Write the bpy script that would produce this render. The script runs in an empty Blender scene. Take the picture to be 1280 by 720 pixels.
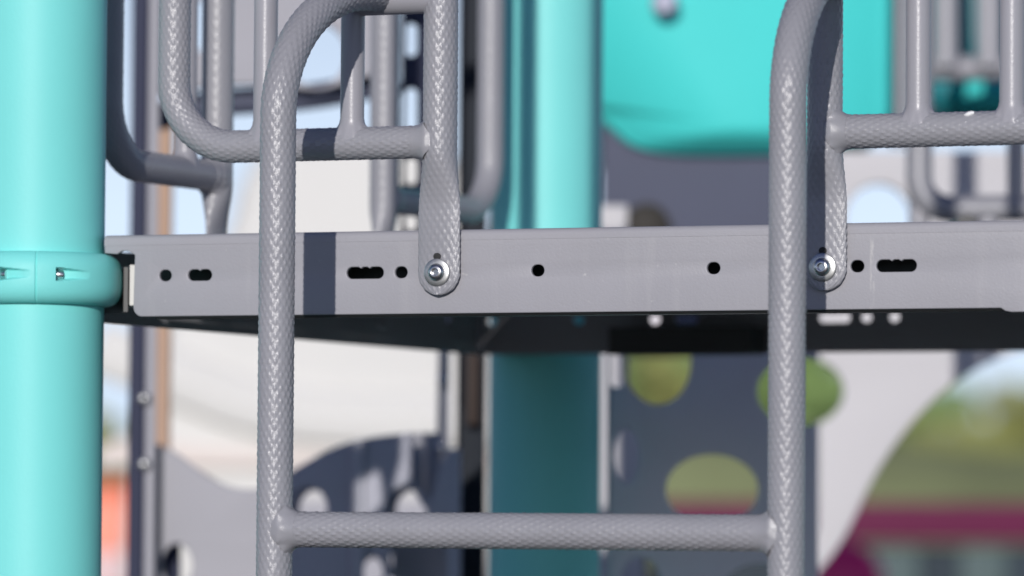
import bpy, bmesh, math, random
import numpy as np
from mathutils import Vector, Matrix
random.seed(7)
R = math.radians
scene = bpy.context.scene
col = scene.collection
for k in ('label',): pass

# ------------------------------------------------------------------ camera
F = 6300.0
HC = 0.95
PITCH = math.atan(290 / F)
CM = Matrix.Rotation(math.pi / 2 + PITCH, 3, 'X') @ Matrix.Rotation(R(0.40), 3, 'Z')
cam_d = bpy.data.cameras.new('camera'); cam = bpy.data.objects.new('camera', cam_d); col.objects.link(cam)
cam.location = (0, 0, HC); cam.rotation_euler = CM.to_euler()
cam_d.sensor_width = 36; cam_d.lens = 36 * F / 1280
cam_d.clip_end = 2000; cam_d.clip_start = 0.1
cam_d.dof.use_dof = True; cam_d.dof.focus_distance = 4.50; cam_d.dof.aperture_fstop = 4.2
scene.camera = cam

def at(px, py, Y):
    d = CM @ Vector(((px - 640) / F, (360 - py) / F, -1))
    return Vector((0, 0, HC)) + d * (Y / d.y)

# deck frame: s along the front face (towards the right), t outwards, z up
YAW = R(22.5)
U = Vector((math.cos(YAW), -math.sin(YAW), 0))
N = Vector((-math.sin(YAW), -math.cos(YAW), 0))
P0 = Vector((0, 4.54, 0))
def D(s, t, z): return P0 + U * s + N * t + Vector((0, 0, z))

# ------------------------------------------------------------------ materials
def mat(name, colr, rough=0.5, metal=0.0, spec=0.5, bump=0.0, bscale=400, var=0.06, vscale=6, coat=0.0, brough=0.0):
    m = bpy.data.materials.new(name); m.use_nodes = True
    nt = m.node_tree; b = nt.nodes['Principled BSDF']
    b.inputs['Roughness'].default_value = rough; b.inputs['Metallic'].default_value = metal
    b.inputs['Specular IOR Level'].default_value = spec; b.inputs['Coat Weight'].default_value = coat
    tc = nt.nodes.new('ShaderNodeTexCoord')
    nz = nt.nodes.new('ShaderNodeTexNoise'); nz.inputs['Scale'].default_value = vscale; nz.inputs['Detail'].default_value = 6
    nt.links.new(tc.outputs['Object'], nz.inputs['Vector'])
    rp = nt.nodes.new('ShaderNodeValToRGB')
    c = Vector(colr)
    rp.color_ramp.elements[0].position = .3; rp.color_ramp.elements[1].position = .7
    rp.color_ramp.elements[0].color = (*(c * (1 - var)), 1); rp.color_ramp.elements[1].color = (*(c * (1 + var)), 1)
    nt.links.new(nz.outputs['Fac'], rp.inputs['Fac']); nt.links.new(rp.outputs['Color'], b.inputs['Base Color'])
    if bump:
        n2 = nt.nodes.new('ShaderNodeTexNoise'); n2.inputs['Scale'].default_value = bscale; n2.inputs['Detail'].default_value = 3
        nt.links.new(tc.outputs['Object'], n2.inputs['Vector'])
        bp = nt.nodes.new('ShaderNodeBump'); bp.inputs['Strength'].default_value = bump; bp.inputs['Distance'].default_value = .001
        nt.links.new(n2.outputs['Fac'], bp.inputs['Height']); nt.links.new(bp.outputs['Normal'], b.inputs['Normal'])
    return m

M = {}
def pmat(name, c, **k): return mat(name, c, .62, spec=.18, **k)
M['vinyl'] = mat('grey_vinyl_coating', (.298, .297, .322), .31, bump=.25, bscale=900, var=.04, vscale=14)
M['smooth'] = mat('grey_smooth_coating', (.335, .33, .36), .33, bump=.15, bscale=500, var=.04)
M['deckgrey'] = mat('grey_deck_coating', (.345, .34, .366), .46, bump=.22, bscale=420, var=.035, vscale=9)
M['teal'] = mat('turquoise_powder_coat', (.215, .74, .705), .50, spec=.35, var=.03, vscale=5, bump=.12, bscale=300)
M['teal_pl'] = mat('turquoise_plastic', (.068, .66, .625), .6, spec=.25, var=.04, vscale=3)
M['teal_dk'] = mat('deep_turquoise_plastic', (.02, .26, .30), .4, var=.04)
M['steel'] = mat('bolt_steel', (.62, .62, .63), .28, metal=1.0, var=.08, vscale=150)
M['steel2'] = mat('washer_steel', (.55, .55, .54), .38, metal=.9, var=.1, vscale=200)
M['dark'] = mat('slot_shade_black', (.02, .02, .02), .7)
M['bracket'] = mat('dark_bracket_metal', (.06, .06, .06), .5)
M['cream'] = pmat('cream_plastic', (.72, .71, .68), var=.03, vscale=1.5)
M['panel'] = pmat('pale_grey_plastic', (.40, .395, .43), var=.03, vscale=3)
M['white'] = pmat('off_white_plastic', (.60, .585, .60), var=.03, vscale=2)
M['slate'] = pmat('slate_and_shaded_grey_plastic', (.090, .098, .145), var=.06, vscale=3)
M['navy'] = pmat('navy_plastic', (.035, .04, .075), var=.06, vscale=3)
M['tan'] = pmat('tan_plastic', (.55, .37, .27), var=.05, vscale=4)
M['magenta'] = mat('magenta_plastic', (.80, .03, .20), .4, var=.05, vscale=3)
M['plum'] = pmat('plum_plastic', (.135, .016, .06), var=.1, vscale=2)
M['dkgreen'] = pmat('dark_slate_green_plastic', (.035, .05, .065), var=.2, vscale=3)
M['orange'] = mat('orange_plastic', (.80, .19, .09), .45, var=.06, vscale=2)
M['bark'] = mat('bark', (.10, .07, .05), .9, var=.2, vscale=8)
M['chip'] = mat('chalky_white', (.85, .85, .85), .7)

# deck coating with drip streaks
def deck_mat():
    m = M['deckgrey'].copy(); m.name = 'grey_deck_coating_streaked'; M['deckface'] = m
    nt = m.node_tree; b = nt.nodes['Principled BSDF']
    src = b.inputs['Base Color'].links[0].from_socket
    tc = nt.nodes.new('ShaderNodeTexCoord')
    mp = nt.nodes.new('ShaderNodeMapping'); mp.inputs['Scale'].default_value = (55, 1, 5)
    nz = nt.nodes.new('ShaderNodeTexNoise'); nz.inputs['Scale'].default_value = 1; nz.inputs['Detail'].default_value = 5
    nt.links.new(tc.outputs['Object'], mp.inputs['Vector']); nt.links.new(mp.outputs['Vector'], nz.inputs['Vector'])
    rp = nt.nodes.new('ShaderNodeValToRGB'); rp.color_ramp.elements[0].position = .58; rp.color_ramp.elements[1].position = .80
    nt.links.new(nz.outputs['Fac'], rp.inputs['Fac'])
    ml = nt.nodes.new('ShaderNodeMath'); ml.operation = 'MULTIPLY'; ml.inputs[1].default_value = .10
    nt.links.new(rp.outputs['Color'], ml.inputs[0])
    # scattered pale specks
    n3 = nt.nodes.new('ShaderNodeTexNoise'); n3.inputs['Scale'].default_value = 130; n3.inputs['Detail'].default_value = 2
    nt.links.new(tc.outputs['Object'], n3.inputs['Vector'])
    r3 = nt.nodes.new('ShaderNodeValToRGB'); r3.color_ramp.elements[0].position = .72; r3.color_ramp.elements[1].position = .80
    nt.links.new(n3.outputs['Fac'], r3.inputs['Fac'])
    m3 = nt.nodes.new('ShaderNodeMath'); m3.operation = 'MULTIPLY'; m3.inputs[1].default_value = .35
    nt.links.new(r3.outputs['Color'], m3.inputs[0])
    mx = nt.nodes.new('ShaderNodeMath'); mx.operation = 'MAXIMUM'
    nt.links.new(ml.outputs[0], mx.inputs[0]); nt.links.new(m3.outputs[0], mx.inputs[1])
    # one strong drip: thin line in local x around SX
    sx = nt.nodes.new('ShaderNodeSeparateXYZ'); nt.links.new(tc.outputs['Object'], sx.inputs[0])
    wob = nt.nodes.new('ShaderNodeTexNoise'); wob.inputs['Scale'].default_value = 25
    nt.links.new(tc.outputs['Object'], wob.inputs['Vector'])
    a = nt.nodes.new('ShaderNodeMath'); a.operation = 'MULTIPLY_ADD'; a.inputs[1].default_value = .008; a.inputs[2].default_value = -.004
    nt.links.new(wob.outputs['Fac'], a.inputs[0])
    s2 = nt.nodes.new('ShaderNodeMath'); s2.operation = 'ADD'; nt.links.new(sx.outputs['X'], s2.inputs[0]); nt.links.new(a.outputs[0], s2.inputs[1])
    s3 = nt.nodes.new('ShaderNodeMath'); s3.operation = 'SUBTRACT'; s3.inputs[1].default_value = .2325; nt.links.new(s2.outputs[0], s3.inputs[0])
    s4 = nt.nodes.new('ShaderNodeMath'); s4.operation = 'ABSOLUTE'; nt.links.new(s3.outputs[0], s4.inputs[0])
    s5 = nt.nodes.new('ShaderNodeMapRange'); s5.inputs['From Min'].default_value = .0008; s5.inputs['From Max'].default_value = .0028
    s5.inputs['To Min'].default_value = 1; s5.inputs['To Max'].default_value = 0; nt.links.new(s4.outputs[0], s5.inputs['Value'])
    mp2 = nt.nodes.new('ShaderNodeMapping'); mp2.inputs['Scale'].default_value = (200, 1, 50)
    n4 = nt.nodes.new('ShaderNodeTexNoise'); n4.inputs['Scale'].default_value = 1; n4.inputs['Detail'].default_value = 4
    nt.links.new(tc.outputs['Object'], mp2.inputs['Vector']); nt.links.new(mp2.outputs['Vector'], n4.inputs['Vector'])
    r4 = nt.nodes.new('ShaderNodeValToRGB'); r4.color_ramp.elements[0].position = .42; r4.color_ramp.elements[1].position = .62
    nt.links.new(n4.outputs['Fac'], r4.inputs['Fac'])
    s6 = nt.nodes.new('ShaderNodeMath'); s6.operation = 'MULTIPLY'; nt.links.new(s5.outputs[0], s6.inputs[0]); nt.links.new(r4.outputs['Color'], s6.inputs[1])
    s7 = nt.nodes.new('ShaderNodeMath'); s7.operation = 'MULTIPLY'; s7.inputs[1].default_value = .75; nt.links.new(s6.outputs[0], s7.inputs[0])
    mx2 = nt.nodes.new('ShaderNodeMath'); mx2.operation = 'MAXIMUM'; nt.links.new(mx.outputs[0], mx2.inputs[0]); nt.links.new(s7.outputs[0], mx2.inputs[1])
    mix = nt.nodes.new('ShaderNodeMix'); mix.data_type = 'RGBA'
    nt.links.new(mx2.outputs[0], mix.inputs['Factor']); nt.links.new(src, mix.inputs['A']); mix.inputs['B'].default_value = (.66, .65, .62, 1)
    nt.links.new(mix.outputs['Result'], b.inputs['Base Color'])
deck_mat()

# ------------------------------------------------------------------ object helpers
def tag(o, label=None, cat=None, group=None, kind=None):
    if label: o['label'] = label
    if cat: o['category'] = cat
    if group: o['group'] = group
    if kind: o['kind'] = kind
    return o
def empty(name, loc, label, cat, group=None, rz=0):
    o = bpy.data.objects.new(name, None); col.objects.link(o); o.empty_display_size = .05
    o.location = loc; o.rotation_euler = (0, 0, rz)
    return tag(o, label, cat, group)
def link(name, me, m, parent=None, smooth=True, angle=None):
    o = bpy.data.objects.new(name, me); col.objects.link(o)
    if m: me.materials.append(m)
    if smooth:
        me.polygons.foreach_set('use_smooth', [True] * len(me.polygons))
        if angle: me.set_sharp_from_angle(angle=R(angle))
    if parent:   # meshes are written in world coordinates: bring them into the parent's frame
        inv = Matrix.LocRotScale(parent.location, parent.rotation_euler, None)
        p = parent.parent
        if p: inv = Matrix.LocRotScale(p.location, p.rotation_euler, None) @ inv
        me.transform(inv.inverted()); o.parent = parent
    return o
def from_bm(bm, name):
    bmesh.ops.recalc_face_normals(bm, faces=bm.faces)
    me = bpy.data.meshes.new(name); bm.to_mesh(me); bm.free(); return me

def sweep_mesh(name, pts, B, ra, rb, amp=.00035, na=120, cap=True, per=17, pitch=.0115):
    """pts: ring centres (k,3); B: constant plane normal; ra radius along B, rb radius along the in-plane normal."""
    P = np.array([tuple(p) for p in pts], float); k = len(P)
    T = np.gradient(P, axis=0); T /= np.linalg.norm(T, axis=1)[:, None]
    B = np.array(tuple(B), float); B /= np.linalg.norm(B)
    NN = np.cross(B, T); NN /= np.linalg.norm(NN, axis=1)[:, None]
    v = np.concatenate([[0], np.cumsum(np.linalg.norm(np.diff(P, axis=0), axis=1))])
    th = np.linspace(0, 2 * np.pi, na, endpoint=False)
    ra = np.broadcast_to(np.asarray(ra, float), (k,)); rb = np.broadcast_to(np.asarray(rb, float), (k,))
    c, s = np.cos(th)[None, :], np.sin(th)[None, :]
    uu = th[None, :] / (2 * np.pi) * per; vv = v[:, None] / pitch
    h = (np.abs(np.sin(np.pi * (uu + vv) / 1)) * np.abs(np.sin(np.pi * (uu - vv)))) ** 1.8
    # slightly irregular embossing
    ci, cj = np.floor(uu + vv), np.floor(uu - vv)
    hs = np.sin(ci * 12.9898 + cj * 78.233) * 43758.5453; wob = .55 + .75 * (hs - np.floor(hs))
    wear = .5 + .5 * np.sin(vv * .37 + 1.3 * np.sin(vv * .13) + th[None, :] * 1.0); wob = wob * (.78 + .22 * wear)
    d = amp * (h - .5) * wob if amp else np.zeros((k, na))
    dirv = NN[:, None, :] * s[:, :, None] + B[None, None, :] * c[:, :, None]
    pos = P[:, None, :] + B[None, None, :] * (c * ra[:, None])[:, :, None] + NN[:, None, :] * (s * rb[:, None])[:, :, None] + dirv * d[:, :, None]
    V = pos.reshape(-1, 3)
    i = np.arange(k - 1)[:, None] * na; j = np.arange(na)[None, :]; j2 = (j + 1) % na
    Q = np.stack([i + j, i + j2, i + na + j2, i + na + j], -1).reshape(-1, 4)
    me = bpy.data.meshes.new(name)
    nc = 2 if cap else 0
    me.vertices.add(len(V)); me.vertices.foreach_set('co', V.ravel())
    me.loops.add(Q.size + nc * na)
    lv = Q.ravel()
    if cap: lv = np.concatenate([lv, np.arange(na)[::-1], np.arange(na) + (k - 1) * na])
    me.loops.foreach_set('vertex_index', lv)
    npoly = len(Q) + nc
    me.polygons.add(npoly)
    st = list(np.arange(len(Q)) * 4)
    if cap: st += [Q.size, Q.size + na]
    me.polygons.foreach_set('loop_start', st)
    me.update(calc_edges=True); me.validate()
    bm = bmesh.new(); bm.from_mesh(me); bmesh.ops.recalc_face_normals(bm, faces=bm.faces); bm.to_mesh(me); bm.free()
    return me

def resample(pts, step):
    P = np.array([tuple(p) for p in pts], float)
    d = np.concatenate([[0], np.cumsum(np.linalg.norm(np.diff(P, axis=0), axis=1))])
    n = max(2, int(d[-1] / step) + 1)
    x = np.linspace(0, d[-1], n)
    return np.stack([np.interp(x, d, P[:, a]) for a in range(3)], 1)
def rounded(corners, radii, nseg=40):
    """polyline with filleted corners"""
    out = [Vector(corners[0])]
    for i in range(1, len(corners) - 1):
        a, b, c = Vector(corners[i - 1]), Vector(corners[i]), Vector(corners[i + 1]); r = radii[i - 1]
        u = (a - b).normalized(); w = (c - b).normalized(); ang = u.angle(w)
        L = r / math.tan(ang / 2); o = b + (u + w).normalized() * (r / math.sin(ang / 2))
        p, q = b + u * L - o, b + w * L - o; tot = p.angle(q)
        for j in range(nseg + 1):
            f = j / nseg
            out.append(o + (p * math.sin((1 - f) * tot) + q * math.sin(f * tot)) / math.sin(tot))
    out.append(Vector(corners[-1]))
    return out

def rod(name, a, b, r, m, parent, n=32, r2=None):
    a, b = Vector(a), Vector(b)
    bm = bmesh.new(); z = (b - a); L = z.length
    mt = Matrix.Translation((a + b) / 2) @ z.to_track_quat('Z', 'Y').to_matrix().to_4x4()
    bmesh.ops.create_cone(bm, cap_ends=True, segments=n, radius1=r, radius2=r if r2 is None else r2, depth=L, matrix=mt)
    return link(name, from_bm(bm, name), m, parent, True, 40)

def lathe(name, prof, centre, axis, m, parent, n=48, angle=40):
    """prof: (radius, height along axis)"""
    q = Vector(axis).to_track_quat('Z', 'Y').to_matrix()
    bm = bmesh.new(); rings = []
    for r, h in prof:
        if r < 1e-6: rings.append([bm.verts.new(Vector(centre) + q @ Vector((0, 0, h)))])
        else: rings.append([bm.verts.new(Vector(centre) + q @ Vector((r * math.cos(2 * math.pi * i / n), r * math.sin(2 * math.pi * i / n), h))) for i in range(n)])
    for a, b in zip(rings, rings[1:]):
        for i in range(n):
            j = (i + 1) % n
            if len(a) == 1: bm.faces.new((a[0], b[j], b[i]))
            elif len(b) == 1: bm.faces.new((a[i], a[j], b[0]))
            else: bm.faces.new((a[i], a[j], b[j], b[i]))
    return link(name, from_bm(bm, name), m, parent, True, angle)

def board(name, outline, holes, thick, m, parent, X, Z, O, bevel=.0015, angle=35):
    """flat board with holes: outline and holes in (a,b) on the axes X, Z from O (centre of the thickness)"""
    cu = bpy.data.curves.new(name, 'CURVE'); cu.dimensions = '2D'; cu.fill_mode = 'BOTH'
    cu.extrude = thick / 2 - bevel; cu.bevel_depth = bevel; cu.bevel_resolution = 3
    cu.offset = -bevel
    for k, loop in enumerate([outline] + list(holes)):
        area = sum(loop[i][0] * loop[(i + 1) % len(loop)][1] - loop[(i + 1) % len(loop)][0] * loop[i][1] for i in range(len(loop)))
        if (area > 0) != (k == 0): loop = loop[::-1]
        sp = cu.splines.new('POLY'); sp.points.add(len(loop) - 1); sp.use_cyclic_u = True
        for p, (x, y) in zip(sp.points, loop): p.co = (x, y, 0, 1)
    tmp = bpy.data.objects.new('tmp', cu); col.objects.link(tmp)
    dg = bpy.context.evaluated_depsgraph_get()
    me = bpy.data.meshes.new_from_object(tmp.evaluated_get(dg))
    bpy.data.objects.remove(tmp); me.name = name
    X, Z = Vector(X), Vector(Z); W = X.cross(Z)
    mt = Matrix((( X.x, Z.x, W.x, O[0]), (X.y, Z.y, W.y, O[1]), (X.z, Z.z, W.z, O[2]), (0, 0, 0, 1)))
    me.transform(mt); me.materials.clear()
    bm = bmesh.new(); bm.from_mesh(me); bmesh.ops.remove_doubles(bm, verts=bm.verts, dist=1e-5); bmesh.ops.recalc_face_normals(bm, faces=bm.faces); bm.to_mesh(me); bm.free()
    return link(name, me, m, parent, True, angle)

def circ(cx, cy, rx, ry=None, n=40, scal=0):
    ry = ry or rx
    return [(cx + rx * math.cos(2 * math.pi * i / n), cy + ry * math.sin(2 * math.pi * i / n)) for i in range(n)]
def slot(cx, cy, w, h, scallops=0, n=12):
    r = h / 2; a = w / 2 - r; pts = []
    for i in range(n + 1): t = -math.pi / 2 + math.pi * i / n; pts.append((cx + a + r * math.cos(t), cy + r * math.sin(t)))
    if scallops > 1:
        for k in range(1, scallops):
            x = cx + a - 2 * a * (k / scallops); dip = h * .13
            for q in (-1, -.4, 0, .4, 1): pts.append((x - q * h * .22, cy + r - dip * (1 - abs(q))))
    for i in range(n + 1): t = math.pi / 2 + math.pi * i / n; pts.append((cx - a + r * math.cos(t), cy + r * math.sin(t)))
    return pts
def rrect(x0, y0, x1, y1, r, n=8):
    pts = []
    for cx, cy, a0 in ((x1 - r, y1 - r, 0), (x0 + r, y1 - r, 90), (x0 + r, y0 + r, 180), (x1 - r, y0 + r, 270)):
        for i in range(n + 1): t = R(a0 + 90 * i / n); pts.append((cx + r * math.cos(t), cy + r * math.sin(t)))
    return pts
def smoothpoly(pts, it=3):
    for _ in range(it):
        out = []
        for i in range(len(pts)):
            a, b = pts[i], pts[(i + 1) % len(pts)]
            out += [(a[0] * .75 + b[0] * .25, a[1] * .75 + b[1] * .25), (a[0] * .25 + b[0] * .75, a[1] * .25 + b[1] * .75)]
        pts = out
    return pts
def chaikin_open(pts, it=3):
    for _ in range(it):
        out = [pts[0]]
        for a, b in zip(pts, pts[1:]):
            out += [(a[0] * .75 + b[0] * .25, a[1] * .75 + b[1] * .25), (a[0] * .25 + b[0] * .75, a[1] * .25 + b[1] * .75)]
        pts = out + [pts[-1]]
    return pts
def flat_board(name, outline_px, holes_px, Y, thick, m, parent, bevel=.003):
    """upright board facing the camera side, at distance Y; sizes are real ones at that distance"""
    f = lambda L: [((lambda q: (q.x, q.z))(at(x, y, Y))) for x, y in L]
    return board(name, f(outline_px), [f(h) for h in holes_px], thick, m, parent, (1, 0, 0), (0, 0, 1), (0, Y, 0), bevel)

# ------------------------------------------------------------------ heights
ZT, ZB = 1.2125, 1.1365          # deck top and flange bottom
ZH = 1.1745                      # hole row
ZLOOP = 1.2925                   # bottom tube of the guard loops
ZRET = 1.4245                     # short return tube where the ladder rail lands
ZTOP = 1.62
TOPY = 0.006

# ------------------------------------------------------------------ posts
def clamp_mesh(c, zc, h, r0, bulge, seams, recesses):
    na, nz = 900, 60
    V = []; 
    for i in range(nz + 1):
        f = i / nz * 2 - 1      # -1 bottom .. 1 top
        z = zc + f * h / 2
        prof = r0 + .0035 + bulge * (max(0, 1 - abs(f) ** 3.0)) ** .55
        for j in range(na):
            th = 2 * math.pi * j / na
            r = prof
            for sth in seams:
                d = (th - sth + math.pi) % (2 * math.pi) - math.pi
                if abs(d) < .012: r -= .0022 * (1 - abs(d) / .012)
            for rth in recesses:
                d = (th - rth + math.pi) % (2 * math.pi) - math.pi
                if -.02 < d < .42:
                    ff = (f - .10) / (.24 - .12 * max(0, d) / .42)
                    if abs(ff) < 1.15:
                        dep = .0105 * max(0, 1 - d / .42) ** 1.3
                        if d < 0: dep *= max(0, 1 + d / .02)
                        k = 1 - max(0, min(1, (abs(ff) - .75) / .4))
                        r -= dep * k * k * (3 - 2 * k)
            V.append((c.x + r * math.cos(th), c.y + r * math.sin(th), z))
    faces = []
    for i in range(nz):
        for j in range(na):
            a = i * na + j; b = i * na + (j + 1) % na
            faces.append((a, b, b + na, a + na))
    # close to the post on top and bottom
    n0 = len(V)
    for j in range(na): th = 2 * math.pi * j / na; V.append((c.x + (r0 - .001) * math.cos(th), c.y + (r0 - .001) * math.sin(th), zc - h / 2))
    for j in range(na): th = 2 * math.pi * j / na; V.append((c.x + (r0 - .001) * math.cos(th), c.y + (r0 - .001) * math.sin(th), zc + h / 2))
    for j in range(na):
        j2 = (j + 1) % na
        faces.append((n0 + j, n0 + j2, j2, j)); faces.append((nz * na + j, nz * na + j2, n0 + na + j2, n0 + na + j))
    me = bpy.data.meshes.new('clamp'); me.from_pydata(V, [], faces); me.update(); return me

RP = .0635
def post(name, s, t, label, clamp_z, top=1.60):
    c = D(s, t, 0)
    o = empty(name, c, label, 'post', 'turquoise corner posts of the platform')
    bm = bmesh.new(); bmesh.ops.create_cone(bm, cap_ends=True, segments=160, radius1=RP, radius2=RP, depth=top, matrix=Matrix.Translation(c + Vector((0, 0, top / 2))))
    link('tube', from_bm(bm, 'tube'), M['teal'], o, True, 40)
    lathe('cap', [(RP + .004, 0), (RP + .004, .02), (RP - .01, .035), (.02, .045), (0, .045)], c + Vector((0, 0, top + .001)), (0, 0, 1), M['teal'], o)
    return o, c

# left front post: angles for the clamp details, measured at the post
pl, cl = post('deck_post', -.483, 0.0, 'bright turquoise post with a bulging clamp ring, at the left end of the grey deck', ZH)
def th_at(px, c, r):     # angle round the post where the visible front surface lies at this column
    ray = (at(px, 345, 5) - Vector((0, 0, HC))); ray.z = 0; ray.normalize()
    cc = Vector((c.x, c.y, 0)); b = ray.dot(cc); dd = cc.length_squared - r * r
    k = b - math.sqrt(max(0, b * b - dd)); p = ray * k - cc
    return math.atan2(p.y, p.x)
zc = ZH - .003
RB = RP + .0165
ta = th_at(45, cl, RB); tb = th_at(72, cl, RB); tz = th_at(-8, cl, RB)
cm = clamp_mesh(cl, zc, .0485, RP, .0135, [ta, ta + math.pi], [tb, ta - .47])
clo = link('clamp', cm, M['teal'], pl, True, 50)
for k, th in enumerate((tb, ta - .47)):   # cap-screw heads in the pockets
    c = cl + Vector((math.cos(th + .035) * (RB - .0075), math.sin(th + .035) * (RB - .0075), zc + .0022))
    ax = Vector((-math.sin(th), math.cos(th), 0))
    lathe('screw', [(0, -.004), (.0046, -.004), (.0046, .0018), (.0036, .0030), (.0018, .0030), (.0016, .001), (0, .001)], c, -ax, M['steel'], clo, 24)
# remaining posts
pb, cb = post('deck_post', -.4255, -1.128, 'turquoise post standing behind the deck in the middle of the photo, half in shade', ZH)
post('deck_post', .706, 0, 'turquoise front post at the right end of the deck, beyond the ladder', ZH)
post('deck_post', .706, -1.128, 'turquoise rear post at the far right corner of the deck', ZH)

# ------------------------------------------------------------------ deck
deck = empty('play_deck', D(.109, -.61, ZB), 'grey coated metal platform with a punched edge, spanning between the turquoise posts', 'platform', rz=-YAW)
def holes(dx=0, left=True):
    C = .109; L = []
    for sg in (-1, 1):
        L += [slot(C + sg * .0842 + dx, ZH, .0125, .0105), slot(C + sg * .2185 + dx, ZH, .0125, .0105, 1), slot(C + sg * .2545 + dx, ZH, .0370, .0108, 3),
              slot(C + sg * .166 + dx, ZH, .0125, .0105), slot(C + sg * .4575 + dx, ZH, .0125, .0105), slot(C + sg * .4220 + dx, ZH, .0245, .0105, 2)]
    return L
s0, s1 = -.3815, .599            # lower face ends (cut short beside the clamps)
def face_outline(bumpy):
    r = .009; P = []
    yb = ZB
    for i in range(9): t = math.pi + i / 8 * math.pi / 2; P.append((s0 + r + r * math.cos(t), yb + r + r * math.sin(t)))
    if bumpy: P += [(.4585, yb), (.4625, yb - .0025), (.4680, yb - .0036)]; y1 = yb - .0036
    else: y1 = yb
    P += [(s1, y1), (s1, ZT - .022), (.63, ZT - .018), (.63, ZT - TOPY), (-.412, ZT - TOPY), (-.412, ZT - .0165)]
    P += [(-.399, ZT - .0175), (-.3935, ZT - .0145), (-.388, ZT - .0145), (s0 + .001, ZT - .0185)]
    return P
fo = board('front_flange', face_outline(True), holes(), .0045, M['deckface'], None, U, (0, 0, 1), D(0, -.00225, 0), .0012)
fo.parent = deck; fo.data.transform(Matrix.LocRotScale(deck.location, deck.rotation_euler, None).inverted())
# rear flange
TB = -1.058
rear = [slot(x, ZH, .0125, .0105) for x in (-.462, -.3565, -.265, -.0167, .0155, .30)] + [slot(-.227, ZH, .026, .0105, 2), slot(-.0536, ZH, .037, .0108, 3), slot(.36, ZH, .037, .0108, 3)]
board('rear_flange', [(-.480, ZB), (s1, ZB), (s1, ZT - TOPY), (-.480, ZT - TOPY)], rear, .0045, M['deckgrey'], deck, U, (0, 0, 1), D(0, TB, 0), .0012)
for s, nm in ((-.480, 1), (.698, -1)):
    L = [(-.10, ZB), (TB + .004, ZB), (TB + .004, ZT - TOPY), (-.10, ZT - TOPY)]
    hs = [slot(-.55 + x, ZH, w, .0105) for x, w in ((.0842, .0125), (-.0842, .0125), (.25, .037), (-.25, .037), (.40, .0125), (-.42, .0125))]
    board('side_flange', L, hs, .0045, M['deckgrey'], deck, N, (0, 0, 1), D(s, 0, 0), .0012)
def strip(name, prof, smin, smax, m, parent, n=1):
    """profile (t,z) extruded along s, open sheet given thickness"""
    bm = bmesh.new()
    A = [bm.verts.new(D(smin, t, z)) for t, z in prof]; B = [bm.verts.new(D(smax, t, z)) for t, z in prof]
    for i in range(len(prof) - 1): bm.faces.new((A[i], A[i + 1], B[i + 1], B[i]))
    bmesh.ops.recalc_face_normals(bm, faces=bm.faces)
    bmesh.ops.solidify(bm, geom=bm.faces, thickness=.003)
    return link(name, from_bm(bm, name), m, parent, True, 50)
q = [(.0004, ZT - TOPY - .0035)] + [(-TOPY * (1 - math.cos(R(a))) + .0004, ZT - TOPY + TOPY * math.sin(R(a)) + .0003) for a in range(0, 91, 10)]
strip('deck_plate', q + [(-.6, ZT + .0004), (-1.056, ZT + .0004), (-1.0602, ZT - .006)], -.412, .63, M['deckgrey'], deck)
strip('deck_edge_plate', [(-.085, ZT + .0004), (-1.056, ZT + .0004)], -.482, -.4125, M['deckgrey'], deck)
strip('deck_edge_plate', [(-.085, ZT + .0004), (-1.056, ZT + .0004)], .6305, .70, M['deckgrey'], deck)
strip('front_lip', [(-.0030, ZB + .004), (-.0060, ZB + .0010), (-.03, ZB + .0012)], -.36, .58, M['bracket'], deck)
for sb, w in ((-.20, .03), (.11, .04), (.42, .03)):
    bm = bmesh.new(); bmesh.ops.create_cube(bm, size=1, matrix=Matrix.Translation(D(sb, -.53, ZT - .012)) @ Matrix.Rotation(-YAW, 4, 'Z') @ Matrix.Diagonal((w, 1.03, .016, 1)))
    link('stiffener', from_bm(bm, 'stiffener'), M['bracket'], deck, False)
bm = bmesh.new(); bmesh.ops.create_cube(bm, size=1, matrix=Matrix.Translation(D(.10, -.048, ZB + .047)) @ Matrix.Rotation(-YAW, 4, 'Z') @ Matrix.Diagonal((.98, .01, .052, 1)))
link('hole_sun_blocker', from_bm(bm, 'hole_sun_blocker'), M['bracket'], deck, False)  # added dark bar, keeps sun from passing through the flange holes
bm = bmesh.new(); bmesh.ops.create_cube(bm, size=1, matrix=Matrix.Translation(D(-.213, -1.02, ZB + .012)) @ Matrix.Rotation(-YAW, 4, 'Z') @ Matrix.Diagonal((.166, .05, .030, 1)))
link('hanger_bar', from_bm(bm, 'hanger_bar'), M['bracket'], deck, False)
# bracket between clamp and deck corner
def arcplate(name, c, r, a0, a1, z0, z1, th, m, parent):
    bm = bmesh.new(); n = 24; g = []
    for i in range(n + 1):
        a = a0 + (a1 - a0) * i / n
        g.append([bm.verts.new((c.x + rr * math.cos(a), c.y + rr * math.sin(a), z)) for rr, z in ((r, z0), (r + th, z0), (r + th, z1), (r, z1))])
    for a, b in zip(g, g[1:]):
        for k in range(4): bm.faces.new((a[k], a[(k + 1) % 4], b[(k + 1) % 4], b[k]))
    bm.faces.new(g[0][::-1]); bm.faces.new(g[-1])
    return link(name, from_bm(bm, name), m, parent, True, 40)
aU = math.atan2(U.y, U.x)
arcplate('clamp_bracket', cl, RP + .0185, -.02, 1.2, ZB + .006, ZT - .028, .004, M['bracket'], deck)
sp = arcplate('spacer', cl, RP + .0245, -.06, .7, ZB + .012, ZT - .026, .010, M['cream'], deck); sp['label'] = 'cream plastic spacer in the corner gap of the deck'

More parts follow.
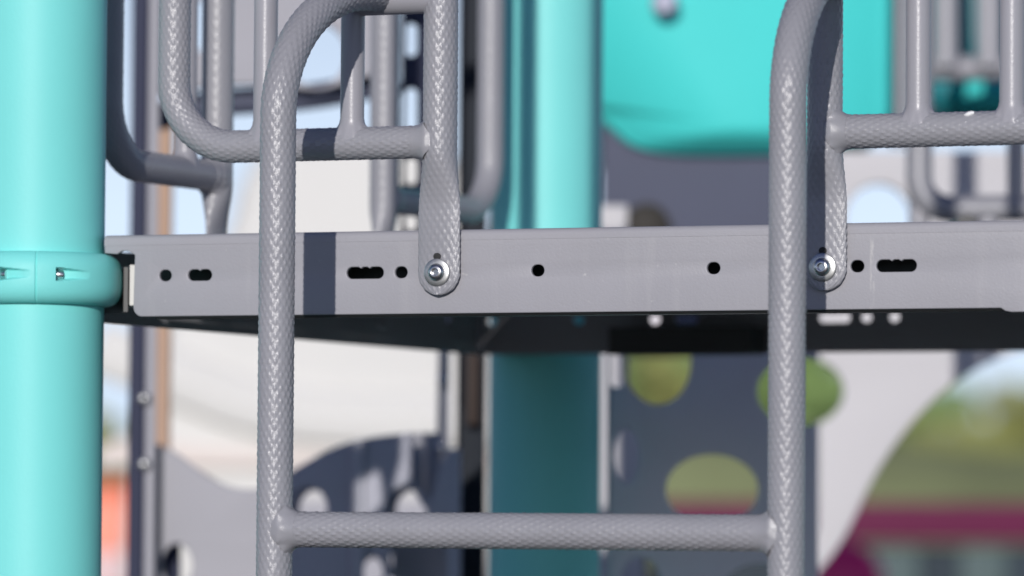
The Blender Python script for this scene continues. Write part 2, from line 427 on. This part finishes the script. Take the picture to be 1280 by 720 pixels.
# ------------------------------------------------------------------ guard loops and ladder
RT = .0150
STEP = .0012
def weld(c, axis, big, r, rbig, m, parent, L=.010, fl=.005, seed=0):
    """fillet where a tube (radius r, along axis) meets a bigger tube (radius rbig, along big) whose axis passes c"""
    rg = random.Random(seed + int(abs(c[0]) * 1e4)); ph = [rg.uniform(0, 6.28) for _ in range(4)]
    A = Vector(axis).normalized(); Bg = Vector(big).normalized(); Pp = A.cross(Bg).normalized(); n = 72
    bm = bmesh.new(); rings = []
    for k in range(11):
        f = k / 10; ring = []
        for i in range(n):
            a = 2 * math.pi * i / n
            lump = 1 + .22 * math.sin(5 * a + ph[0]) * (1 - f) + .15 * math.sin(11 * a + ph[1]) * (1 - f)
            ro = r + .0004 + fl * lump * (1 - f) ** 2.2
            pc = ro * math.sin(a); lim = rbig * (.96 + .4 * f)
            pc = max(-lim, min(lim, pc))
            h0 = math.sqrt(max(0, rbig ** 2 - min(abs(r * 1.05 * math.sin(a) if r > .9 * rbig else ro * math.sin(a)), rbig * .97) ** 2)) - .0008
            h = h0 + (rbig + L - h0) * f
            ring.append(bm.verts.new(Vector(c) + Bg * (ro * math.cos(a)) + Pp * pc + A * h))
        rings.append(ring)
    rings.append([bm.verts.new(Vector(c) + A * (rbig + L + .0004) + (v.co - Vector(c) - A * (rbig + L)) * .0 + Bg * (r * .9 * math.cos(2 * math.pi * i / n)) + Pp * (r * .9 * math.sin(2 * math.pi * i / n))) for i, v in enumerate(rings[-1])])
    for a, b in zip(rings, rings[1:]):
        for i in range(n): bm.faces.new((a[i], a[(i + 1) % n], b[(i + 1) % n], b[i]))
    return link('weld', from_bm(bm, 'weld'), m, parent, True, 60)

def bolt(Pf, s, t, z, parent, strap_obj):
    P_ = Pf(s, t, z); ax = (Pf(s, t + 1, z) - Pf(s, t, z)).normalized()
    w = lathe('washer', [(.0045, 0), (.0122, 0), (.0126, .0006), (.0124, .0015), (.0115, .0021), (.0072, .0021)], P_, ax, M['steel2'], strap_obj, 48)
    h = lathe('bolt', [(.0080, .0018), (.0080, .0030), (.0074, .0046), (.0058, .0060), (.0036, .0066), (.0031, .0064), (.0029, .0040), (0, .0040)], P_, ax, M['steel'], strap_obj, 36)
    lathe('pin', [(.0011, .0040), (.0011, .0062), (0, .0062)], P_, ax, M['steel'], h, 12)

def guard(Pf, s_strap, s_end, bal, label, group, amp=.00066, step=STEP, na=119, ret=None, rt=RT, ZTOP=1.90):
    """a tubular guard: strap tube bolted to the deck face, bottom tube with a round corner, balusters. Pf(s,t,z) -> world"""
    root = empty('guard_rail', Pf((s_strap + s_end) / 2, .012, ZLOOP), label, 'railing', group)
    sg = 1 if s_end > s_strap else -1
    t0 = .0055
    nrm = Pf(0, 1, 0) - Pf(0, 0, 0)
    # strap tube, flattened at its lower end to a bolted tab
    zend = ZH - .0215; W = .0205
    zs = [zend + .00002]; z = zend
    while z < ZTOP: z += step * (.35 if z < zend + .004 else 1); zs.append(z)
    ra, rb, cen = [], [], []
    for z in zs:
        f = max(0, min(1, (z - (ZT + .016)) / .058)); f = f * f * (3 - 2 * f)
        w = W * (1 - f) + (rt + .0006) * f
        th = .0040 * (1 - f) + (rt + .0006) * f
        if z < zend + W: w = math.sqrt(max(1e-8, W * W - (zend + W - z) ** 2)) * (w / W)
        ra.append(w); rb.append(th); cen.append(Pf(s_strap, (.0054 * (1 - f) + t0 * f), z))
    sdir = Pf(1, 0, 0) - Pf(0, 0, 0)
    me = sweep_mesh('strap_tube', cen, sdir, ra, rb, amp, na)
    # ring tangent noise from the t offset is fine; rings stay nearly level
    st = link('strap_tube', me, M['vinyl'], root, True, 60)
    bolt(Pf, s_strap, .0096, ZH - .0010, root, st)
    # slot above the bolt: its shaded hollow put in as a flat black plate
    X = sdir.normalized(); c = Pf(s_strap, .00995, ZH + .0135)
    board('slot', slot(0, 0, .0072, .0062, 1), [], .0012, M['dark'], st, X, (0, 0, 1), c, .0002)
    # loop tube
    ctr = [Pf(s_strap, t0, ZLOOP), Pf(s_end, t0, ZLOOP), Pf(s_end, t0, ZTOP), Pf(s_strap, t0, ZTOP)]
    pts = resample(rounded(ctr, [.062, .062]), step)
    me = sweep_mesh('loop_tube', pts, nrm, rt, rt, amp, na)
    lt = link('loop_tube', me, M['vinyl'], root, True, 60)
    weld(Pf(s_strap, t0, ZLOOP), sdir * sg, (0, 0, 1), rt, rt + .0006, M['vinyl'], lt, .008, .0045)
    for i, b in enumerate(bal):
        o = rod('baluster', Pf(b, t0, ZLOOP), Pf(b, t0, ZTOP), .0110, M['smooth'], root, 40)
        weld(Pf(b, t0, ZLOOP), (0, 0, 1), sdir, .0110, rt, M['smooth'], o, .007, .0040)
    if ret is not None:
        o = link('return_tube', sweep_mesh('return_tube', resample([Pf(s_strap, t0, ZRET), Pf(ret, t0, ZRET)], step), nrm, rt, rt, 0, 64), M['smooth'], root, True, 60)
    return root

GF = 'grey tubular guard rails of the platform'
g1 = guard(D, -.0695, -.3386, [-.157, -.245], 'grey textured guard rail bolted to the deck front, left of the ladder opening', GF, ret=-.157)
g2 = guard(D, .2990, .557, [.385, .470], 'grey textured guard rail bolted to the deck front, at the right edge of the photo', GF, ret=.385)
# left side of the deck: s runs backwards from the left post
LD = (cb - cl); LD.z = 0; LLEN = LD.length; LD.normalize(); LN = Vector((-LD.y, LD.x, 0))
def SL(s, t, z): return Vector((cl.x, cl.y, 0)) + LD * s + LN * t + Vector((0, 0, z))
g3 = guard(SL, .3177 * LLEN, .122 * LLEN, [.26 * LLEN], 'grey guard rail loop just behind the left turquoise post, partly in its shade', GF, ZTOP=1.64, amp=.0005, step=.0018, na=100, rt=.0156)
g4 = guard(SL, .6465 * LLEN, .8786 * LLEN, [], 'blurred grey guard rail loop just left of the middle turquoise post', GF, ZTOP=1.64, amp=.0005, step=.0018, na=100)
# rear side
def RS(s, t, z): return P0 + U * s + N * (-1.22 - t) + Vector((0, 0, z))

# white chip on the right loop
cp = at(1221, 141, 4.41); cpd = D(.4385, 0, 0)
bm = bmesh.new(); rr = random.Random(3)
bmesh.ops.create_uvsphere(bm, u_segments=20, v_segments=12, radius=1, matrix=Matrix.Translation(D(.4345, .0055 + .0098, ZLOOP + .0120)) @ Matrix.Rotation(-YAW, 4, 'Z') @ Matrix.Rotation(R(-18), 4, 'Y') @ Matrix.Diagonal((.0050, .0022, .0021, 1)))
for v in bm.verts: v.co += Vector((rr.uniform(-1, 1), 0, rr.uniform(-1, 1))) * .0004
ch = link('paint_chip', from_bm(bm, 'paint_chip'), M['chip'], g2); ch['label'] = 'small white chip on the grey tube'

# ladder
TL = .195
lad = empty('ladder', D(.094, TL, 0), 'grey textured tube ladder with arched rails standing in front of the deck', 'ladder', rz=-YAW)
SLf, SR = -.1425, .3313
for s in (SLf, SR):
    se = s + (.0143 if s < 0 else -.0143); te = .0055 + RT * .6; H = .126
    ZR = ZRET + .003
    pts = [D(s, TL, 0), D(s, TL, ZR - H)] + [D(s + (se - s) * (1 - math.cos(R(a))), TL + (te - TL) * (1 - math.cos(R(a))), ZR - H + H * math.sin(R(a))) for a in range(1, 91)]
    pts = resample(pts, STEP); bn = (D(se, te, 0) - D(s, TL, 0)).cross(Vector((0, 0, 1)))
    link('side_rail', sweep_mesh('side_rail', pts, bn, .0158, .0158, .00070, 119), M['vinyl'], lad, True, 60)
for zr in (.9405, .64, .34):
    pts = resample([D(SLf, TL, zr), D(SR, TL, zr)], STEP)
    rg = link('rung', sweep_mesh('rung', pts, (0, 0, 1), .0156, .0156, .00070, 119), M['vinyl'], lad, True, 60)
    for s, sg in ((SLf, 1), (SR, -1)):
        weld(D(s, TL, zr), U * sg, (0, 0, 1), .0154, .0160, M['vinyl'], rg, .009, .0050)
for s in (SLf, SR): lathe('foot', [(0, 0), (.03, 0), (.03, .004), (.017, .008), (.016, .02)], D(s, TL, .001), (0, 0, 1), M['bracket'], lad)

# ------------------------------------------------------------------ things behind the deck
def base(name, px, Y, label, cat, group=None):
    p = at(px, 650, Y); return empty(name, (p.x, Y, 0), label, cat, group)
GB = 2200   # a row well below the photo's bottom edge

# A: grey play panel, left
Ya = 6.15
pa = base('play_wall', 370, Ya, 'pale grey play wall with a scooped top, between navy post and its shaded part, lower left', 'play panel')
lower = [(184, 1500)] + [(184, 555), (196, 556)] + chaikin_open([(200, 556), (222, 566), (255, 592), (290, 611), (330, 612), (362, 590), (410, 562), (455, 547), (520, 541), (546, 541)]) + [(548, 440), (548, -60), (562, -60), (562, 1500)]
flat_board('board', lower, [circ(222, 706, 19, 26), circ(393, 639, 19, 26), circ(516, 640, 21, 27), slot(490, 700, 12, 60), circ(467, 718, 14, 21)], Ya, .022, M['panel'], pa)
flat_board('hole_shade_board', [(200, 660), (226, 660), (226, 760), (200, 760)], [], Ya + .05, .01, M['navy'], pa)  # added dark board, stands in for shade at the hole's left side
for x, y in ((553, 475), (553, 559)):
    p = at(x, y, Ya); lathe('bolt_cap', [(.0065, .0), (.0065, .003), (.004, .005), (0, .006)], p + Vector((0, -.0112, 0)), (0, -1, 0), M['steel'], pa, 20)
# upper board with round openings
pu = base('play_wall', 330, Ya + .06, 'pale grey upper panel with round openings, behind the left guard rail', 'play panel')
pu.location.z = 0
up = [(186, -420), (186, 140), (194, 140), (200, 118)] + chaikin_open([(240, 112), (300, 106), (350, 108), (400, 116), (450, 98), (500, 90)]) + [(500, -420)]
flat_board('board', up, [circ(243, 32, 20, 34), circ(396, 69, 36, 40)], Ya + .06, .022, M['panel'], pu)
bar = [at(x, y, Ya + .10) for x, y in chaikin_open([(186, 150), (250, 130), (320, 126), (390, 121), (440, 112), (500, 100)])]
link('lower_bar', sweep_mesh('lower_bar', resample(bar, .01), (0, 1, 0), .014, .0165, 0, 32), M['slate'], pu)
# added board in front, cut to the outline of the shadow on the grey wall
ps = base('play_wall', 450, Ya - .08, 'added board shaped like the shaded part of the grey play wall, with round holes, at lower middle left', 'play panel')
sl = [(352, 1500)] + chaikin_open([(352, 603), (375, 583), (410, 562), (455, 547), (515, 541)]) + [(515, 600), (531, 630), (540, 620), (548, 590), (560, 561), (576, 561), (576, 1500)]
flat_board('board', sl, [circ(386, 636, 23, 27), circ(508, 636, 25, 28), slot(487, 700, 14, 62), circ(463, 716, 16, 22)], Ya - .08, .03, pmat('light_blue_grey_plastic', (.44, .44, .50)), ps)
flat_board('rib', [(439, 553), (455, 549), (455, 1500), (439, 1500)], [], Ya - .10, .008, pmat('blue_grey_plastic', (.45, .45, .50)), ps, .002)

def flat_post(name, x0, x1, y0, Y, m, label, holesl=(), thick=.05, cat='post', y1=None, group=None):
    o = base(name, (x0 + x1) / 2, Y, label, cat, group)
    z = at(x0, y0, Y).z
    xa, xb = at(x0, 360, Y).x, at(x1, 360, Y).x
    hs = []
    for (cx, cy, w, h) in holesl:
        p = at(cx, cy, Y); hs.append(rrect(p.x - w * Y / F / 2, p.z - h * Y / F / 2, p.x + w * Y / F / 2, p.z + h * Y / F / 2, min(w, h) * .48 * Y / F))
    zb = 0 if y1 is None else at(x0, y1, Y).z
    board('body', [(xa, zb), (xb, zb), (xb, z), (xa, z)], hs, thick, m, o, (1, 0, 0), (0, 0, 1), (0, Y, 0), .004)
    return o
# navy post with grey edge + bolts at far left
o = flat_post('support_post', 163, 184, -500, Ya - .03, M['navy'], 'tall navy post just right of the left turquoise post', thick=.04)
o2 = flat_post('support_post', 184, 197, -500, Ya - .045, M['panel'], 'narrow blue grey upright with round bolt heads at lower left', thick=.02)
for y in (498, 580):
    p = at(180, y, Ya - .06); lathe('bolt_cap', [(.0075, .0), (.0075, .003), (.005, .006), (0, .007)], p + Vector((0, .0, 0)), (0, -1, 0), M['steel2'], o2, 20)
# tan post
o = base('tan_pole', 205, Ya + .35, 'upright tan pole at the left, seen past the grey panel', 'pole')
p = at(205, 140, Ya + .35); rod('pole', (p.x, p.y, 0), (p.x, p.y, p.z), .0128, M['tan'], o)
# navy slotted post and dark post
flat_post('climber_post', 500, 533, -500, 5.95, M['navy'], 'dark navy upright with a column of slots behind the left guard rail', [(514, 50, 15, 42), (514, 138, 15, 56), (514, 214, 15, 34), (514, 274, 15, 30), (514, 330, 15, 30), (514, -40, 15, 40)], thick=.02, y1=430)
flat_post('support_post', 572, 609, -500, 6.25, pmat('near_black_plastic', (.016, .02, .028)), 'near black post just left of the middle turquoise post', thick=.06)
flat_post('support_post', 584, 600, 440, 6.20, pmat('brown_plastic', (.05, .035, .03)), 'narrow dark brown upright under the deck beside the middle post', thick=.01, y1=532)

# cream hood behind
Yc = 11.0
pc = base('slide_hood', 420, Yc, 'large smooth cream slide hood filling the gap behind the ladder at left', 'slide')
f = lambda L: [((lambda q: (q.x, q.z))(at(x, y, Yc))) for x, y in L]
ho = smoothpoly([(345, 168), (300, 215), (285, 300), (205, 380), (150, 600), (150, 900), (640, 900), (640, 168)], 3)
board('shell', f(ho), [], .7, M['cream'], pc, (1, 0, 0), (0, 0, 1), (0, Yc + .35, 0), .06)
rim = [at(x, y, Yc - .02) for x, y in chaikin_open([(120, 435), (220, 470), (300, 505), (380, 522), (640, 530)])]
link('rim', sweep_mesh('rim', resample(rim, .02), (0, 1, 0), .022, .06, 0, 32), M['cream'], pc)
board('lower_band', f([(120, 560)] + chaikin_open([(160, 545), (260, 560), (380, 565), (640, 570)]) + [(640, 585), (120, 585)]), [], .02, pmat('pale_pink_plastic', (.74, .66, .61)), pc, (1, 0, 0), (0, 0, 1), (0, Yc - .012, 0), .004)

board('step', f([(350, 622), (560, 622), (560, 900), (350, 900)]), [], .06, M['panel'], pc, (1, 0, 0), (0, 0, 1), (0, Yc - .12, 0), .01)  # added grey board, dulls the bright cream seen through the wall holes
# teal hood, right of the middle post
Yt = 7.3
pt = base('tunnel_hood', 930, Yt, 'bulky bright turquoise plastic hood with a rounded lower edge, behind the deck at right', 'play tunnel')
out = [(640, -300), (640, 120), (700, 140)] + chaikin_open([(735, 150), (760, 172), (785, 194), (830, 202), (900, 203), (1000, 201), (1060, 192), (1100, 175), (1110, 150)]) + [(1112, -300)]
fo = lambda L, Y: [((lambda q: (q.x, q.z))(at(x, y, Y))) for x, y in L]
def hood(name, outline, Y, depth, m, parent, bulge, edge):
    """closed outline inflated towards the viewer's side: rounded rotomoulded shell"""
    P = fo(outline, Y); cx = sum(p[0] for p in P) / len(P); cz = sum(p[1] for p in P) / len(P)
    bm = bmesh.new(); rings = []
    K = 14
    for k in range(K + 1):
        a = k / K * math.pi / 2
        sc = 1 - edge * (1 - math.cos(a)); y = Y - depth * .12 - .05 * math.sin(a)
        rings.append([bm.verts.new((cx + (p[0] - cx) * sc, y, cz + (p[1] - cz) * sc)) for p in P])
    for k in range(1, 12):
        f = 1 - k / 12; sc = (1 - edge) * f
        y = Y - depth * .12 - .05 - bulge * (1 - f * f)
        rings.append([bm.verts.new((cx + (p[0] - cx) * sc, y, cz + (p[1] - cz) * sc)) for p in P])
    last = bm.verts.new((cx, Y - depth * .12 - .05 - bulge, cz))
    back = [bm.verts.new((p[0], Y + depth, p[1])) for p in P]
    n = len(P)
    for a, b in zip([back] + rings, rings):
        for i in range(n): bm.faces.new((a[i], a[(i + 1) % n], b[(i + 1) % n], b[i]))
    for i in range(n): bm.faces.new((rings[-1][i], rings[-1][(i + 1) % n], last))
    bm.faces.new(back)
    return link(name, from_bm(bm, name), m, parent, True, 60)
hood('shell', out, Yt, .7, M['teal_pl'], pt, .05, .07)
p = at(831, 5, Yt - .205); 
lathe('end_cap', [(.019, 0), (.019, .01), (.013, .022), (0, .026)], p, (0, -1, 0), pmat('lilac_grey_plastic', (.50, .50, .62)), pt, 24)

# E: two walls, one in front of the other
def arcpx(cx, cy, rx, ry, a0, a1, n=24): return [(cx + rx * math.cos(R(a0 + (a1 - a0) * i / n)), cy + ry * math.sin(R(a0 + (a1 - a0) * i / n))) for i in range(n + 1)]
pe0 = base('play_wall', 890, 7.2, 'grey wall coloured slate blue for its shade, between the turquoise hood and the top edge of the deck', 'play panel')
flat_board('board', [(752, 150), (1022, 150), (1022, 445), (752, 445)], [], 7.2, .03, M['slate'], pe0)  # shade of a grey wall put into the slate colour
p = at(808, 284, 7.18); lathe('knob', [(0, -.02), (.034, -.01), (.034, .012), (.022, .022), (0, .024)], p, (0, -1, 0), pmat('brown_black_plastic', (.05, .045, .04)), pe0, 32)
Ye = 5.80
pe = base('play_wall', 890, Ye, 'large blue grey wall with oval holes showing green, shaded under the deck', 'play panel')
flat_board('board', [(759, 428), (1022, 428)] + arcpx(1000, 490, 54, 43, 294, 66, 24) + [(1022, 1600), (759, 1600)],
           [circ(822, 452, 42, 54), circ(890, 612, 58, 44), circ(783, 570, 16, 35), circ(800, 724, 24, 28), rrect(763, 436, 779, 484, 6), circ(950, 745, 50, 40)], Ye, .018, pmat('blue_grey_wall_plastic', (.84, .79, .84)), pe)
flat_post('support_post', 747, 784, 257, 6.9, M['white'], 'off white upright in the narrow gap right of the middle turquoise post', thick=.03)
flat_post('support_post', 783, 806, 520, 6.9, M['white'], 'short off white upright behind the small oval of the shaded wall', thick=.03)

# F off-white panel with big arch
Yf = 7.06
pf = base('play_wall', 1220, Yf, 'off white play panel with a large arched opening, at the right edge below the deck', 'play panel')
arch = chaikin_open([(1004, 760), (1016, 722), (1040, 695), (1062, 660), (1089, 600), (1121, 550), (1158, 507), (1200, 473), (1240, 450), (1300, 432), (1400, 430), (1500, 470), (1560, 560), (1590, 700), (1590, 760)])
flat_board('board', [(1022, 190), (1640, 190), (1640, 1700), (1600, 1700), (1600, 760)] + arch[::-1] + [(1000, 720), (1022, 660)] + arcpx(1000, 490, 54, 43, 66, -66, 24),
           [circ(1098, 276, 42, 46), rrect(1290, 200, 1400, 300, 20)], Yf, .03, M['white'], pf)
# grey frame behind the right loop
pg = empty('guard_rail', D(.0, -1.24, ZT), 'grey tube frame behind the deck, seen under the right guard rail', 'railing', None)
def tubepx(name, pts, Y, r, m, parent, rad=None):
    P = [at(x, y, Y) for x, y in pts]
    path = rounded(P, rad) if rad else P
    return link(name, sweep_mesh(name, resample(path, .003), (0, 1, 0), r, r, .0003 if m is M['vinyl'] else 0, 56), m, parent, True, 60)
YG = 6.1
tubepx('loop_tube', [(1149, -160), (1149, 262), (1395, 258), (1395, -160)], YG, .0163, M['vinyl'], pg, [.038, .038])
tubepx('baluster', [(1270, 250), (1270, -160)], YG, .0112, M['smooth'], pg)
for x in (1149, 1235, 1380):
    tubepx('foot_tube', [(x, 250), (x, 330)], YG + (.012 if x == 1149 else 0), .0128, M['smooth'], pg)
    a = at(x, 330, YG); rod('mount_arm', (a.x, a.y, a.z + .01), (a.x, 5.50 - (a.x - .4) * .41, a.z + .01), .012, M['bracket'], pg)
pg2 = empty('guard_rail', at(1180, 650, 6.6) * 1, 'blurred grey bars with a crossbar in front of turquoise plastic, at upper right', 'railing')
pg2.location.z = 0
for x, r in ((1124, .012), (1182, .0165), (1236, .0165), (1300, .0165)): tubepx('upright', [(x, 182), (x, -150)] if x == 1124 else [(x, 84), (x, -150)], 7.3, r * 1.1, M['smooth'], pg2)
tubepx('crossbar', [(1124, 86), (1360, 84)], 7.32, .0182, M['smooth'], pg2)
pd = base('slide_hood', 1215, 7.55, 'turquoise slide mouth behind the blurred grey bars at upper right', 'slide')
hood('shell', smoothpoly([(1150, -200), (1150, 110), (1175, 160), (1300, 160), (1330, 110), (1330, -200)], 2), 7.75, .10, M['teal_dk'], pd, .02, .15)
hood('lip', smoothpoly([(1186, 98), (1178, 142), (1260, 150), (1330, 142), (1320, 100)], 2), 7.55, .03, M['teal_pl'], pd, .02, .3)

# magenta things
pm = base('play_counter', 1130, 14.0, 'long plum and magenta topped dark play counter, far behind at lower right', 'play counter')
def cube(name, x0, x1, y0, y1, Y, dep, m, parent):
    a, b = at(x0, y0, Y), at(x1, y1, Y)
    bm = bmesh.new(); bmesh.ops.create_cube(bm, size=1, matrix=Matrix.Translation(((a.x + b.x) / 2, Y + dep / 2, (a.z + b.z) / 2)) @ Matrix.Diagonal((abs(a.x - b.x), dep, abs(a.z - b.z), 1)))
    bmesh.ops.bevel(bm, geom=bm.edges, offset=.012, segments=3, affect='EDGES', profile=.5)
    return link(name, from_bm(bm, name), m, parent, True, 40)
cube('counter_top', 800, 1440, 626, 680, 14.0, .6, M['plum'], pm)
cube('front_panel', 815, 1430, 680.5, 1040, 14.05, .5, M['dkgreen'], pm)
for x in (1090, 1200, 1330): cube('side_panel', x, x + 60, 684, 1000, 14.0, .04, pmat('grey_green_plastic', (.10, .14, .14)), pm)
pk = base('magenta_bollard', 1048, 12.5, 'round magenta knob at the bottom edge, under the arch of the off white panel', 'play knob')
p = at(1052, 728, 12.5)
lathe('knob', [(0, -.05), (.085, -.05), (.102, -.03), (.106, 0), (.098, .03), (.065, .05), (0, .055)], p, (0, -1, .15), M['magenta'], pk, 40)
rod('stem', (p.x, p.y, 0), (p.x, p.y, p.z - .05), .025, M['magenta'], pk)

# far left: orange play piece and shrub
po = base('play_boulder', 140, 18, 'blurred orange and pink play block far off in the gap beside the left post', 'play block')
hood('block', smoothpoly([(60, 600), (60, 1100), (220, 1100), (220, 600)], 3), 18, .4, M['orange'], po, .05, .2)
cube('sill', 60, 235, 690, 745, 17.4, .3, mat('pale_pink_paint', (.72, .50, .50), .5), po)

# ------------------------------------------------------------------ ground, hill, trees
def ground_mat():
    m = mat('turf_ground', (.07, .085, .035), .9, var=.25, vscale=1.5, bump=.4, bscale=40); return m
bm = bmesh.new()
bmesh.ops.create_grid(bm, x_segments=60, y_segments=60, size=900, matrix=Matrix.Translation((0, 500, 0)))
g = link('ground', from_bm(bm, 'ground'), ground_mat(), None, False); tag(g, kind='structure')
bm = bmesh.new(); bmesh.ops.create_cube(bm, size=1, matrix=Matrix.Translation((0, 5.5, .002)) @ Matrix.Diagonal((14, 18, .02, 1)))
g = link('rubber_surface', from_bm(bm, 'rubber_surface'), mat('dark_rubber_ground', (.05, .05, .05), .85, var=.2, vscale=60, bump=.5, bscale=90), None, False); tag(g, kind='structure')
# dry bank far away
bm = bmesh.new(); n = 80; rows = []
for j in range(9):
    y = 110 + j * 1.6; row = []
    for i in range(n + 1):
        x = -110 + 220 * i / n
        h = 2.9 * math.sin(min(1, j / 5) * math.pi / 2) * (.85 + .2 * math.sin(x * .11 + 1) + .1 * math.sin(x * .37))
        row.append(bm.verts.new((x, y, h - .05 if j else -.3)))
    rows.append(row)
for a, b in zip(rows, rows[1:]):
    for i in range(n): bm.faces.new((a[i], a[i + 1], b[i + 1], b[i]))
g = link('hill', from_bm(bm, 'hill'), mat('dry_grass_bank', (.27, .30, .14), .9, var=.2, vscale=.4), None); tag(g, kind='structure')

def leafmat(name, c): return mat(name, c, .65, var=.35, vscale=.5)
LM = [leafmat('foliage_mid_green', (.29, .42, .15)), leafmat('foliage_yellow_green', (.40, .42, .15)), leafmat('foliage_dark_green', (.12, .17, .07))]
def tree(x, y, h, w, lm, label, seed, low=.15, name='far_tree', leaf=.45, nleaf=2600, grp='trees beyond the playground'):
    rg = random.Random(seed)
    o = empty(name, (x, y, 0), label, 'tree' if name != 'shrub' else 'shrub', grp)
    bm = bmesh.new()
    def limb(a, b, r0, r1):
        z = b - a; bmesh.ops.create_cone(bm, cap_ends=True, segments=8, radius1=r0, radius2=r1, depth=z.length, matrix=Matrix.Translation((a + b) / 2) @ z.to_track_quat('Z', 'Y').to_matrix().to_4x4())
    b0 = Vector((x, y, 0)); b1 = Vector((x, y, h * .55)); limb(b0, b1, h * .03, h * .015)
    blobs = []
    for k in range(12):
        a = rg.uniform(0, 6.28); rr = rg.uniform(.1, .38) * w; z = h * rg.uniform(low + .15, .85)
        c = Vector((x + rr * math.cos(a), y + rr * math.sin(a), z)); blobs.append((c, rg.uniform(.14, .24) * w))
        limb(Vector((x, y, z * .55)), c, h * .01, h * .003)
    link('trunk', from_bm(bm, 'trunk'), M['bark'], o)
    V = []; Fc = []
    for k in range(nleaf):
        c, r = rg.choice(blobs)
        d = Vector((rg.gauss(0, 1), rg.gauss(0, 1), rg.gauss(0, 1))).normalized() * r * rg.uniform(.5, 1.08); d.z *= .8
        p = c + d; s = leaf * rg.uniform(.5, 1) * h / 8
        u = Vector((rg.gauss(0, 1), rg.gauss(0, 1), rg.gauss(0, 1))).normalized(); v = u.orthogonal().normalized()
        i = len(V); V += [p - u * s, p + v * s * .5, p + u * s, p - v * s * .5]; Fc.append((i, i + 1, i + 2, i + 3))
    me = bpy.data.meshes.new('crown'); me.from_pydata([tuple(v) for v in V], [], Fc); me.update()
    link('crown', me, lm, o, False)
rg = random.Random(11)
lab = ['mid green leafy tree', 'yellow green leafy tree', 'dark green leafy tree']
k = 0
for px, topy, Y, mi in ((700, 330, 200, 0), (770, 350, 215, 0), (840, 400, 205, 1), (905, 420, 220, 0), (970, 400, 200, 0), (1035, 430, 210, 1), (1090, 460, 205, 0), (1145, 470, 220, 0), (1185, 500, 200, 1), (1235, 515, 215, 1), (1290, 470, 205, 1), (1350, 480, 210, 0),
                        (140, 505, 190, 1), (60, 480, 200, 0), (240, 520, 210, 2)):
    p = at(px, topy, Y)
    place = {700: 'behind the middle turquoise post', 770: 'seen through the cut off oval beside the middle post', 840: 'behind the upper oval hole of the slate panel',
             905: 'behind the lower oval hole of the slate panel', 970: 'behind the slate wall left of the ladder rail', 1035: 'behind the oval hole at the right ladder rail',
             1090: 'at the left foot of the arched opening', 1145: 'a third of the way across the arched opening', 1185: 'in the middle of the arched opening', 1235: 'lowest in the arched opening, under the blue gap',
             1290: 'at the right edge of the photo in the arched opening', 1350: 'beyond the right edge of the arched opening', 140: 'in the narrow gap beside the left post', 60: 'behind the left post', 240: 'behind the grey panel at left'}[px]
    tree(p.x, p.y, p.z, max(3.2, p.z * .75), LM[mi], lab[mi] + ' ' + place, 100 + k); k += 1

# ------------------------------------------------------------------ light
SUN_EL = 14.0
az = Vector((-.148, -.989, 0)).normalized()      # towards the sun
sd = bpy.data.lights.new('sun', 'SUN'); sd.energy = 3.1; sd.angle = R(.53); sd.color = (1, .965, .93)
sun = bpy.data.objects.new('sun', sd); col.objects.link(sun)
to = Vector((az.x * math.cos(R(SUN_EL)), az.y * math.cos(R(SUN_EL)), math.sin(R(SUN_EL))))
sun.rotation_euler = to.to_track_quat('Z', 'Y').to_euler()
w = bpy.data.worlds.new('World'); scene.world = w; w.use_nodes = True
nt = w.node_tree; bg = nt.nodes['Background']
sk = nt.nodes.new('ShaderNodeTexSky'); sk.sky_type = 'NISHITA'; sk.sun_disc = False
sk.sun_elevation = R(SUN_EL); sk.sun_rotation = math.atan2(az.x, az.y); sk.altitude = 0; sk.air_density = 1; sk.dust_density = 1; sk.ozone_density = 2
tint = nt.nodes.new('ShaderNodeMix'); tint.data_type = 'RGBA'; tint.blend_type = 'MULTIPLY'; tint.inputs['Factor'].default_value = 1
tint.inputs['B'].default_value = (.58, .63, 1.15, 1); nt.links.new(sk.outputs[0], tint.inputs['A'])
# pale haze low over the horizon
tcw = nt.nodes.new('ShaderNodeTexCoord'); sx = nt.nodes.new('ShaderNodeSeparateXYZ'); nt.links.new(tcw.outputs['Generated'], sx.inputs[0])
mr = nt.nodes.new('ShaderNodeMapRange'); mr.inputs['From Min'].default_value = .06; mr.inputs['From Max'].default_value = .22; mr.inputs['To Min'].default_value = 1; mr.inputs['To Max'].default_value = 0
nt.links.new(sx.outputs['Z'], mr.inputs['Value'])
hz = nt.nodes.new('ShaderNodeMix'); hz.data_type = 'RGBA'; hz.inputs['B'].default_value = (14.6, 17.6, 21.6, 1)
nt.links.new(mr.outputs[0], hz.inputs['Factor']); nt.links.new(tint.outputs['Result'], hz.inputs['A'])
nt.links.new(hz.outputs['Result'], bg.inputs['Color']); bg.inputs['Strength'].default_value = .05

scene.view_settings.view_transform = 'Standard'; scene.view_settings.look = 'None'; scene.view_settings.exposure = 0; scene.view_settings.gamma = 1
scene.render.engine = 'CYCLES'
